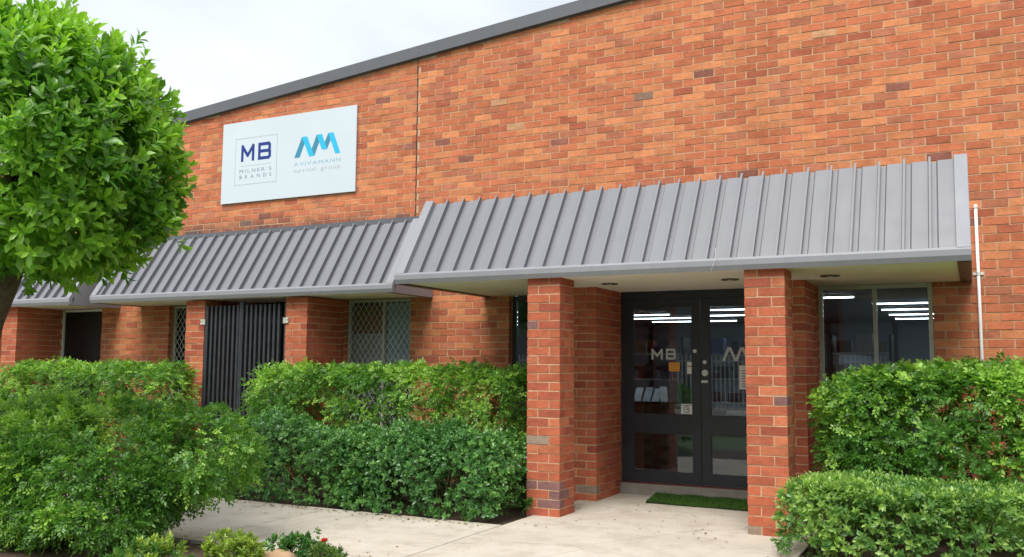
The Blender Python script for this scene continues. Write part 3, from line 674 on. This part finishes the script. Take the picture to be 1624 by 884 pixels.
for i in range(7):
    x = -4.40+i*.125; h = random.uniform(.14, .2); a = random.uniform(.25, .6); tx = random.uniform(-.25, .25)
    k = MB(); c = random.choice(((.6, .6, .58), (.5, .55, .6), (.35, .4, .45)))
    k.add([(x, 11.5, .987), (x+.1, 11.5, .987), (x+.1+tx*h, 11.5+a*h, .987+h), (x+tx*h, 11.5+a*h, .987+h), (x, 11.503, .987), (x+.1, 11.503, .987), (x+.1+tx*h, 11.503+a*h, .987+h), (x+tx*h, 11.503+a*h, .987+h)],
          [(0, 1, 2, 3), (7, 6, 5, 4), (0, 4, 5, 1), (1, 5, 6, 2), (2, 6, 7, 3), (3, 7, 4, 0)], c)
    tag(k.obj('brochure', M['book'], None, (x, 11.5, .987)), nb_[i]+' of seven pale brochures leaning on the counter behind the left door', 'brochure', 'brochures on the counter')

def shelf(x, y, wd, label, seed):
    rs = random.Random(seed); D_ = empty('display_shelf', (x, y, .13), label, 'shelf', 'display shelves in the office')
    for dx in (-wd/2, wd/2-.04):
        k = MB(); k.box(x+dx, x+dx+.04, y, y+.4, .131, 1.95); k.obj('post', M['black'], D_)
    for z in (.3, .75, 1.2, 1.65):
        k = MB(); k.box(x-wd/2+.041, x+wd/2-.041, y, y+.4, z, z+.03); k.obj('shelf_board', M['paper'], D_)
        q = x-wd/2+.08
        while q < x+wd/2-.25:
            w_ = rs.uniform(.08, .24); h_ = rs.uniform(.10, .32); k = MB(); k.box(q, q+w_, y+.08, y+.3, z+.031, z+.031+h_, rs.choice(((.5, .5, .48), (.10, .13, .25), (.3, .05, .05), (.35, .3, .2), (.04, .04, .05))))
            k.obj('stock_box', M['book'], D_); q += w_+rs.uniform(.02, .15)
shelf(-5.15, 15.5, 1.3, 'shelf unit of boxes behind the left door glass', 1); shelf(-4.0, 17.2, 1.1, 'shelf unit of boxes behind the right door glass', 2); shelf(-1.55, 15.0, .9, 'shelf unit of boxes behind the left pane of the beige window', 3)
# ------------------------------------------------------------------ planting
def snoise(P, f, seed):
    r = np.random.default_rng(seed); s = np.zeros(len(P))
    for _ in range(5):
        k = r.normal(0, 1, 3)*f; s += np.sin(P@k + r.random()*6.283)
    return s/2.2
def nrm(v): return v/np.maximum(np.linalg.norm(v, axis=-1, keepdims=True), 1e-9)
T4 = (np.array([[0, 0, 0], [.45, .5, .07], [1, 0, -.06], [.45, -.5, .07]]), [(0, 1, 2), (0, 2, 3)])
T8 = (np.array([[0, 0, 0], [.25, .30, .05], [.66, .46, .05], [1, 0, -.12], [.66, -.46, .05], [.25, -.30, .05], [.3, 0, -.02], [.65, 0, -.03]]),
      [(0, 1, 6), (1, 2, 7), (1, 7, 6), (2, 3, 7), (0, 6, 5), (6, 7, 4), (6, 4, 5), (7, 3, 4)])
def leaves(P, D, Nn, L, Wd, C, T):
    tv, tf = T; D = nrm(D); Sd = nrm(np.cross(Nn, D)); N2 = np.cross(D, Sd); n, k = len(P), len(tv)
    V = P[:, None] + L[:, None, None]*tv[None, :, 0:1]*D[:, None] + Wd[:, None, None]*tv[None, :, 1:2]*Sd[:, None] + L[:, None, None]*tv[None, :, 2:3]*N2[:, None]
    Fc = (np.arange(n)*k)[:, None, None] + np.array(tf)[None]
    return V.reshape(-1, 3), Fc.reshape(-1, 3), np.repeat(C, k, 0)
def shoots(P, Nn, nl, leafL, ratio, axisL, upb, jit, palette, young, T, seed=1, open_=(25, 65)):
    """simple leaves spiralling up a short shoot"""
    r = np.random.default_rng(seed); n = len(P)
    ax = nrm(nrm(Nn) + np.array([0, 0, upb]) + r.normal(0, jit, (n, 3)))
    t = nrm(np.cross(ax, r.normal(0, 1, (n, 3)))); b = np.cross(ax, t)
    i = np.tile(np.arange(nl), n); s = np.repeat(np.arange(n), nl)
    fr = (i+.5)/nl; ang = i*2.39996 + np.repeat(r.random(n)*6.283, nl)
    el = np.radians(open_[0]+(open_[1]-open_[0])*fr + r.normal(0, 12, n*nl))
    rad = t[s]*np.cos(ang)[:, None] + b[s]*np.sin(ang)[:, None]
    D = rad*np.cos(el)[:, None] + ax[s]*np.sin(el)[:, None]; Nl = ax[s]*np.cos(el)[:, None] - rad*np.sin(el)[:, None]
    D = D + np.array([0, 0, -.08]) + r.normal(0, .14, D.shape); Nl = Nl + r.normal(0, .25, D.shape)
    sc = np.repeat(.72+.5*r.random(n), nl)
    Q = P[s] + ax[s]*(fr*axisL*sc)[:, None]; L = leafL*sc*(.75+.5*r.random(n*nl))*(1-.30*fr)
    y = (r.random(n) < young*np.clip(1+.75*snoise(P, 4, seed+77), .1, 2)).astype(float)*(.5+.5*r.random(n)); mix = np.clip(np.repeat(y, nl)*(.35+.65*fr) + .1*r.random(n*nl), 0, 1)[:, None]
    m0, m1, yc = (np.array(c) for c in palette); k = r.random((n*nl, 1))
    C = (m0*k + m1*(1-k))*(1-mix) + yc*mix; C = C*(.85+.3*r.random((n*nl, 1)))
    return (Q, D, Nl, L, L*ratio*(.85+.3*r.random(n*nl)), C)
def sprays(P, Nn, ncl, nlf, rach, leafL, upb, jit, palette, young, seed=1):
    """compound leaves: leaflets in two ranks along arching stalks"""
    r = np.random.default_rng(seed); n = len(P)
    ax = nrm(nrm(Nn) + np.array([0, 0, upb]) + r.normal(0, jit, (n, 3)))
    t = nrm(np.cross(ax, r.normal(0, 1, (n, 3)))); b = np.cross(ax, t)
    i = np.tile(np.arange(ncl), n); s = np.repeat(np.arange(n), ncl); N1 = n*ncl
    ang = i*2.39996 + np.repeat(r.random(n)*6.283, ncl); el = np.radians(20+45*(i+.5)/ncl + r.normal(0, 12, N1))
    rad = t[s]*np.cos(ang)[:, None] + b[s]*np.sin(ang)[:, None]
    D = nrm(rad*np.cos(el)[:, None] + ax[s]*np.sin(el)[:, None]); Nl = nrm(ax[s]*np.cos(el)[:, None] - rad*np.sin(el)[:, None] + np.array([0, 0, .5]))
    Sd = nrm(np.cross(Nl, D)); Nl = np.cross(D, Sd); base = P[s] + ax[s]*(.05*(i+.5)/ncl)[:, None]; RL_ = rach*(.7+.6*r.random(N1))
    y = (r.random(n) < young*np.clip(1+.75*snoise(P, 4, seed+77), .1, 2)).astype(float)*(.45+.55*r.random(n)); y = y[s]
    j = np.tile(np.arange(nlf), N1); c = np.repeat(np.arange(N1), nlf); N2 = N1*nlf
    f = .22+.78*(j+1)/nlf; side = np.where(j == nlf-1, 0, np.where(j % 2 == 0, 1., -1.))
    Q = base[c] + D[c]*(RL_[c]*f)[:, None] - np.array([0, 0, 1.])*(RL_[c]*.22*f*f)[:, None]
    LD = D[c]*.62 + Sd[c]*side[:, None]*.9 - np.array([0, 0, .22]) + r.normal(0, .12, (N2, 3))
    L = leafL*(.7+.6*r.random(N2)); m0, m1, yc = (np.array(q) for q in palette); k = r.random((N1, 1))[c]
    mix = np.clip(y[c] + .08*r.normal(0, 1, N2), 0, 1)[:, None]; C = ((m0*k+m1*(1-k))*(1-mix)+yc*mix)*(.85+.3*r.random((N2, 1)))
    return (Q, LD, Nl[c] + r.normal(0, .22, (N2, 3)), L, L*.52, C)
def box_points(n, x0, x1, y0, y1, h, seed, k=7, depth=.10, bumpy=.05, gap=None, zmin=.03, zlow=-.15, lump=2.2):
    """points near the surface of a clipped hedge, with outward normals"""
    r = np.random.default_rng(seed); c = np.array([(x0+x1)/2, (y0+y1)/2, (h+zlow)/2]); hf = np.array([(x1-x0)/2, (y1-y0)/2, (h-zlow)/2])
    A = np.array([hf[1]*hf[2]]*2+[hf[0]*hf[2]]*2+[hf[0]*hf[1]*1.3]); fc = r.choice(5, n*2, p=A/A.sum())
    q = r.random((n*2, 3))*2-1
    q[fc == 0, 0] = 1; q[fc == 1, 0] = -1; q[fc == 2, 1] = 1; q[fc == 3, 1] = -1; q[fc == 4, 2] = 1
    s = (np.abs(q)**k).sum(1)**(1/k); q = q/s[:, None]
    Nn = nrm(np.sign(q)*np.abs(q)**(k-1)/hf); P = c+q*hf
    P = P + Nn*(snoise(P, lump*2, seed+1)*bumpy + snoise(P, lump*6, seed+2)*bumpy*.5)[:, None] - Nn*r.exponential(depth, n*2)[:, None]
    keep = P[:, 2] > zmin
    if gap: keep &= snoise(P, gap[0], seed+5) + gap[2]*(P[:, 2]/h) > gap[1]
    P, Nn = P[keep][:n], Nn[keep][:n]; return P, Nn
def blob_points(n, blobs, seed, depth=.08, bumpy=.05, zmin=.03, gap=None, lump=5, bare=0):
    r = np.random.default_rng(seed); vol = np.array([b[3]*b[4] + b[3]*b[5] + b[4]*b[5] for b in blobs]); w_ = r.choice(len(blobs), n*3, p=vol/vol.sum())
    Bc = np.array([b[:3] for b in blobs])[w_]; Br = np.array([b[3:6] for b in blobs])[w_]; q = nrm(r.normal(0, 1, (n*3, 3)))
    Nn = nrm(q/Br); P = Bc+q*Br; P = P + Nn*(snoise(P, lump, seed+1)*bumpy)[:, None] - Nn*r.exponential(depth, n*3)[:, None]
    keep = P[:, 2] > zmin
    for b in blobs:                                            # drop points deep inside a neighbour
        d = (((P-np.array(b[:3]))/np.array(b[3:6]))**2).sum(1); keep &= d > .55
    if gap: keep &= snoise(P, gap[0], seed+5) > gap[1]
    if bare: keep &= r.random(n*3)+.45*snoise(P, 3, seed+6) < np.clip((P[:, 2]+.02)/bare, 0, 1)*1.3+.02
    return P[keep][:n], Nn[keep][:n]
def cloud(parts, T): 
    a = [np.concatenate([p[i] for p in parts]) for i in range(6)]; return leaves(*a, T)
def twigs(mb, P, Nn, base_fn, n, seed, r0=.006):
    rr_ = random.Random(seed); idx = [rr_.randrange(len(P)) for _ in range(n)]
    for i in idx:
        p = Vector(P[i]); b0 = Vector(base_fn(p)); mid = b0.lerp(p, .55) + Vector((rr_.uniform(-.06, .06), rr_.uniform(-.06, .06), .05))
        mb.tube([b0, b0.lerp(mid, .5)+Vector((rr_.uniform(-.02, .02), rr_.uniform(-.02, .02), 0)), mid, p], [r0*1.6, r0*1.3, r0*.8, r0*.35], 5, False)
MUR = ((0.072, 0.196, 0.033), (0.138, 0.33, 0.053), (0.421, 0.683, 0.114))
DRK = ((0.046, 0.149, 0.037), (0.092, 0.258, 0.061), (0.228, 0.468, 0.112))
LGT = ((0.076, 0.198, 0.047), (0.144, 0.325, 0.076), (0.446, 0.65, 0.158))
TRE = ((0.07, 0.209, 0.024), (0.145, 0.356, 0.041), (0.407, 0.694, 0.086))
def hedge(name, label, cat, parts, T, mat, tw, base, group=None):
    H = empty(name, base, label, cat, group)
    V, Fc, C = cloud(parts, T); tag(link('foliage', mnp('foliage', V, Fc, C), M[mat], H), kind='stuff'); tag(tw.obj('branches', M['twig'], H), kind='stuff'); return H
# rear murraya row against the wall, two lengths either side of the gate and one by the beige window
def mur_hedge(label, x0, x1, y0, y1, h, n, seed, gap, yng=.42, lf=.034):
    P, Nn = box_points(n, x0, x1, y0, y1, h, seed, k=10, depth=.07, bumpy=.045, gap=gap, zmin=.12)
    s = sprays(P, Nn, 4, 7, .085, lf, .45, .45, MUR, yng, seed)
    Pt, Nt = box_points(int(n*.34), x0+.05, x1-.05, y0+.05, y1-.05, h+.01, seed+9, depth=.01, bumpy=.03, zmin=h-.10)   # fresh growth on the clipped top, paler to paint in light from above
    s2 = sprays(Pt, Nt, 4, 7, .07, lf*.95, 1.2, .3, MUR, 1.2, seed+3)
    tw = MB(); twigs(tw, P, Nn, lambda p: (round(p.x*1.6)/1.6+.05, (y0+y1)/2, -.05), 60, seed)
    return hedge('murraya_hedge', label, 'hedge', [s, s2], T4, 'hleaf', tw, ((x0+x1)/2, (y0+y1)/2, 0), 'clipped hedges along the brick wall')
mur_hedge('airy light green clipped hedge against the wall, right of the gate', -8.02, -4.18, 8.62, 9.16, 1.335, 2100, 11, (3.2, -.05, 1.1))
mur_hedge('light green clipped hedge against the wall, left of the gate', -12.95, -9.50, 8.62, 9.16, 1.355, 1900, 12, (2.6, -.8, .6))
mur_hedge('tall green hedge below the beige window at the right', -1.18, 3.4, 8.30, 9.15, 1.36, 4300, 13, (3.0, -1.9, .5), .34, .040)
# dark shrubs by the path
def dark_shrub(label, x0, x1, y0, y1, h, n, seed):
    P, Nn = box_points(n, x0, x1, y0, y1, h, seed, k=4.5, depth=.06, bumpy=.06, lump=2.6, zlow=-.55, zmin=.015, gap=(6, -1.15, 0))
    s = shoots(P, Nn, 8, .047, .62, .05, .35, .4, DRK, .34, T4, seed, (15, 55)); tw = MB(); twigs(tw, P, Nn, lambda p: (p.x*.5+(x0+x1)/4, (y0+y1)/2+.15, -.05), 26, seed)
    return hedge('dark_shrub', label, 'shrub', [s], T4, 'dleaf', tw, ((x0+x1)/2, (y0+y1)/2, 0), 'dark glossy shrubs by the path')
dark_shrub('dark glossy rounded shrub by the path, next to the left pillar', -5.72, -3.91, 7.42, 8.55, .755, 3400, 21)
dark_shrub('dark glossy shrub by the path, half behind the big loose bush', -7.75, -5.60, 7.46, 8.6, .775, 3400, 22)
P, Nn = box_points(4200, -1.36, 3.2, 7.12, 8.02, .535, 23, k=10, depth=.05, bumpy=.022, zlow=-.15, zmin=.05, gap=(6, -1.2, 0))
s = shoots(P, Nn, 7, .050, .56, .055, .55, .4, LGT, .45, T4, 23, (20, 60))
Pt, Nt = box_points(1900, -1.33, 3.2, 7.15, 7.99, .545, 33, k=10, depth=.008, bumpy=.02, zlow=.0, zmin=.45); s2 = shoots(Pt, Nt, 6, .046, .5, .05, 1.2, .35, LGT, 1.1, T4, 34, (35, 70))  # top leaves paler: new growth plus light from above put into their colour
tw = MB(); twigs(tw, P, Nn, lambda p: (max(-1.15, round(p.x*2)/2), 7.6, -.05), 70, 23)
hedge('low_hedge', 'low clipped hedge with pale new leaves in the front right corner', 'hedge', [s, s2], T4, 'hleaf', tw, (0, 7.5, 0))
# big loose bush at the left
BB = [(-6.40, 5.12, .58, .85, .60, .50), (-5.55, 5.40, .76, .40, .36, .25), (-7.2, 5.0, .58, .95, .65, .54), (-8.3, 5.1, .55, 1.0, .7, .56), (-6.15, 5.0, .30, .50, .5, .30)]
P, Nn = blob_points(4300, BB, 41, depth=.07, bumpy=.07, zmin=.05, gap=(4.5, -1.0), lump=4, bare=.34)
s = sprays(P, Nn, 4, 7, .095, .036, .45, .5, MUR, .36, 41)
tw = MB(); twigs(tw, P, Nn, lambda p: (-6.2+(p.x+6.2)*.3, 5.15, -.05), 150, 41, .007)
hedge('loose_bush', 'large loose green bush in the left foreground, overhanging the path', 'bush', [s], T4, 'hleaf', tw, (-6.3, 5.1, 0))
# reflected shrub beside the lawn and low planting at the bed edge
P, Nn = blob_points(900, [(-5.7, 1.2, .55, .55, .5, .5)], 43, zmin=.02); s = shoots(P, Nn, 8, .07, .5, .07, .4, .4, TRE, .4, T4, 43)
tw = MB(); twigs(tw, P, Nn, lambda p: (-5.7, 1.2, -.05), 20, 43); hedge('lawn_shrub', 'leafy green shrub on the lawn, seen as a reflection in the left door', 'shrub', [s], T4, 'hleaf', tw, (-5.7, 1.2, 0))
PIT = ((.060, .17, .035), (.10, .26, .05), (.50, .62, .10))
def small(label, x, y, rx, ry, h, n, seed, pal, yng, leafL, ratio, upb=1.0, name='small_shrub', nl=9):
    rq = random.Random(seed); P, Nn = blob_points(n, [(x+rq.uniform(-.7, .7)*rx, y+rq.uniform(-.6, .6)*ry, h*(.3+.22*rq.random()), rx*rq.uniform(.4, .7), ry*rq.uniform(.5, .8), h*rq.uniform(.3, .5)) for _ in range(4)], seed, depth=.03, bumpy=.04, zmin=.0); s = shoots(P, Nn, nl, leafL, ratio, leafL*.8, upb, .3, pal, yng, T4, seed, (25, 70))
    tw = MB(); twigs(tw, P, Nn, lambda p: (x, y, -.05), 14, seed, .004); return hedge(name, label, 'plant', [s], T4, 'hleaf', tw, (x, y, 0), 'low plants at the edge of the garden bed')
small('low shrub with yellow tips at the bottom edge, left of the other low plants', -5.13, 4.60, .22, .17, .17, 190, 51, PIT, .6, .052, .42)
small('low shrub with yellow tips at the bottom edge, beside the concrete path', -4.74, 5.03, .19, .17, .24, 230, 52, PIT, .5, .045, .42)
small('small dark green plant at the bottom edge, behind the sandstone rock', -4.52, 5.36, .17, .12, .17, 130, 53, DRK, .2, .045, .6)
FL = small('low green plant with a red flower at the bottom edge', -4.37, 5.47, .19, .15, .09, 140, 54, ((.07, .16, .04), (.11, .22, .06), (.26, .38, .10)), .4, .048, .35)
k = MB()
for i in range(26):
    a = random.random()*6.283; e = random.uniform(.1, 1.2); c = Vector((-4.33, 5.50, .125)); d = Vector((math.cos(a)*math.cos(e), math.sin(a)*math.cos(e), math.sin(e))); n_ = d.orthogonal().normalized()*.008
    k.add([c, c+d*.022+n_, c+d*.038, c+d*.022-n_], [(0, 1, 2, 3)])
k.obj('flower', M['petal'], FL)
bm = bmesh.new(); bmesh.ops.create_icosphere(bm, subdivisions=3, radius=1)
for v in bm.verts:
    q = v.co.copy(); f_ = 1+.22*mnoise.noise(q*1.3)+.08*mnoise.noise(q*3.5); v.co = Vector((q.x*.15, q.y*.11, q.z*.085))*f_
me = bpy.data.meshes.new('rock'); bm.to_mesh(me); bm.free(); [setattr(p, 'use_smooth', True) for p in me.polygons]
tag(link('rock', me, M['rock'], None, (-4.50, 5.22, .02)), 'rounded sandstone rock among the low plants at the bottom edge', 'rock')

# fallen leaves along the edges of the path
N = 420; r = np.random.default_rng(91); e = r.choice(3, N, p=[.55, .25, .2])
X = np.where(e == 2, r.uniform(-3.8, -1.3, N), r.uniform(-7.6, -4.0, N)); Y = np.where(e == 0, 7.36-r.exponential(.10, N), np.where(e == 1, 5.62+r.exponential(.15, N), r.uniform(7.4, 9.3, N)))
X[:25] = r.uniform(-1.5, -1.27, 25); Y[:25] = r.uniform(6.2, 8.0, 25)
a = r.random(N)*6.283; D = np.stack([np.cos(a), np.sin(a), r.normal(0, .12, N)], 1); Nn = np.array([[0, 0, 1.]])+r.normal(0, .25, (N, 3)); k = r.random((N, 1)); L = r.uniform(.015, .042, N)
V, Fc, C = leaves(np.stack([X, Y, np.full(N, .006)], 1), D, Nn, L, L*.5, np.array([.16, .085, .035])*k+np.array([.30, .22, .07])*(1-k), T4)
tag(link('leaf_litter', mnp('leaf_litter', V, Fc, C), M['hleaf']), 'small dry brown leaves fallen along the edges of the path', 'leaves', kind='stuff')

# clipped round tree
TC = np.array((-6.66, 4.655, 3.06)); TR = np.array((1.05, 1.05, 1.13))
TREE = empty('clipped_tree', (-7.2, 4.58, 0), 'round clipped tree with glossy bright green leaves, at the left edge', 'tree')
k = MB(); tp = [(-7.25, 4.57, -.1), (-7.23, 4.58, .5), (-7.17, 4.585, 1.125), (-7.02, 4.632, 1.761), (-6.888, 4.672, 2.12), (-6.755, 4.658, 2.65), (-6.69, 4.645, 3.38)]
k.tube(tp, [.098, .082, .074, .072, .072, .06, .026], 12, True)
rr_ = random.Random(5)
for i in range(52):
    a = rr_.random()*6.283; e = rr_.uniform(-.6, 1.35); d = Vector((math.cos(a)*math.cos(e), math.sin(a)*math.cos(e), math.sin(e)))
    b0 = Vector((-6.79, 4.66, 2.2)).lerp(Vector((-6.69, 4.645, 3.1)), rr_.random()); p = Vector(TC)+Vector((d.x*TR[0], d.y*TR[1], d.z*TR[2]))*.88
    mid = b0.lerp(p, .5)+Vector((rr_.uniform(-.13, .13), rr_.uniform(-.13, .13), rr_.uniform(0, .16))); k.tube([b0, b0.lerp(mid, .5), mid, p], [.03, .022, .014, .005], 6, False)
k.obj('trunk', M['bark'], TREE, smooth=True)
n = 3800; r = np.random.default_rng(61); q = nrm(r.normal(0, 1, (n, 3))); Nn = nrm(q/TR)
P = TC + q*TR*np.stack([1-.15*q[:, 2], 1-.15*q[:, 2], np.ones(n)], 1)*(1 + .075*snoise(q, 3.2, 62)+.06*snoise(q, 8, 63))[:, None] - Nn*np.where(r.random(n) < .2, r.random(n)*.6, r.exponential(.12, n))[:, None]
keep0 = P[:, 2] > 2.17+.08*r.random(n); P, Nn, q = P[keep0], Nn[keep0], q[keep0]; n = len(P)
P += Nn*np.where(r.random(n) < .07, r.random(n)*.26, 0)[:, None]
keep = snoise(q, 6.0, 64) + r.normal(0, .4, n) > -.95; P, Nn = P[keep], Nn[keep]
lf = shoots(P, Nn, 8, .122, .45, .15, .8, .36, TRE, .68, T8, 61, (25, 68))
dist = np.linalg.norm(lf[0]-np.array([0, 0, HC]), axis=1)
U = np.array([px(p)[:2] for p in lf[0][::1]]); inf = (U[:, 0] > 6) & (U[:, 0] < 1600) & (U[:, 1] > 6) & (U[:, 1] < 870)
order = np.argsort(np.where(inf, dist, 99)); near = order[:300]; rest = order[300:]
V, Fc, C = leaves(*[a[rest] for a in lf], T8); crown = tag(link('crown', mnp('crown', V, Fc, C, smooth=False), M['leaf'], TREE), kind='stuff')
LM = []
for vi in range(12):
    c_ = np.array(TRE[0])*(1-vi/11) + np.array(TRE[2])*(vi/11)*.8 + np.array(TRE[1])*.15
    Vv, Ff, Cc = leaves(np.zeros((1, 3)), np.array([[1., 0, 0]]), np.array([[0, 0, 1.]]), np.ones(1), np.full(1, .40), c_[None], T8); mm = mnp('leaf', Vv, Ff, Cc); mm.materials.append(M['leaf']); LM.append(mm)
for i in near:
    p, D, N_, L_, W_, c_ = (a[i] for a in lf); D = Vector(D).normalized(); Sd = Vector(N_).cross(D).normalized(); Nz = D.cross(Sd)
    vi = min(11, max(0, int((c_[1]-TRE[0][1])/(TRE[2][1]-TRE[0][1])*11))); o = link('leaf', LM[vi], None, crown, p)
    o.rotation_euler = Matrix((D, Sd, Nz)).transposed().to_euler(); o.scale = (L_, L_, L_)

# ------------------------------------------------------------------ across the street (what the glass reflects)
FB = empty('factory_across', (-12, -24, 0), 'grey clad factory across the street, seen as a reflection in the glass', 'building')
k = MB(); k.box(-60, 40, -40, -24, -.1, 8.5); k.obj('wall', M['farwall'], FB)
for x in (-34, -23.5, -13.0, -2.5, 8, 18.5):
    k = MB(); k.box(x-.45, x+.45, -24.5, -24.001, -.1, 7.6); k.box(x+.46, x+.62, -24.2, -24.001, -.1, 7.6); k.obj('column', M['farcol'], FB)
for x in (-28.7, -18.2, -7.7, 2.8, 13.3):
    k = MB(); k.box(x-3.2, x+3.2, -24.06, -24.002, 1.2, 3.4); w_ = k.obj('window', M['black'], FB)
    k = MB(); k.box(x-3.2, x+3.2, -24.10, -24.061, 2.2, 2.28); k.obj('window_bar', M['farcol'], w_)
FN = empty('picket_fence', (-12, -10, 0), 'pale steel picket fence across the lawn, seen as a reflection in the doors', 'fence')
pm = MB(); pm.box(-.018, .018, -.018, .018, -.03, 1.85); pme = pm.mesh('picket'); pme.materials.append(M['fence'])
for i in range(150): link('picket', pme, None, FN, (-24+i*.145, -10, 0))
k = MB(); k.box(-24.1, -2.2, -10.045, -10.02, .25, .30); k.box(-24.1, -2.2, -10.045, -10.02, 1.62, 1.67); k.obj('rail', M['fence'], FN)
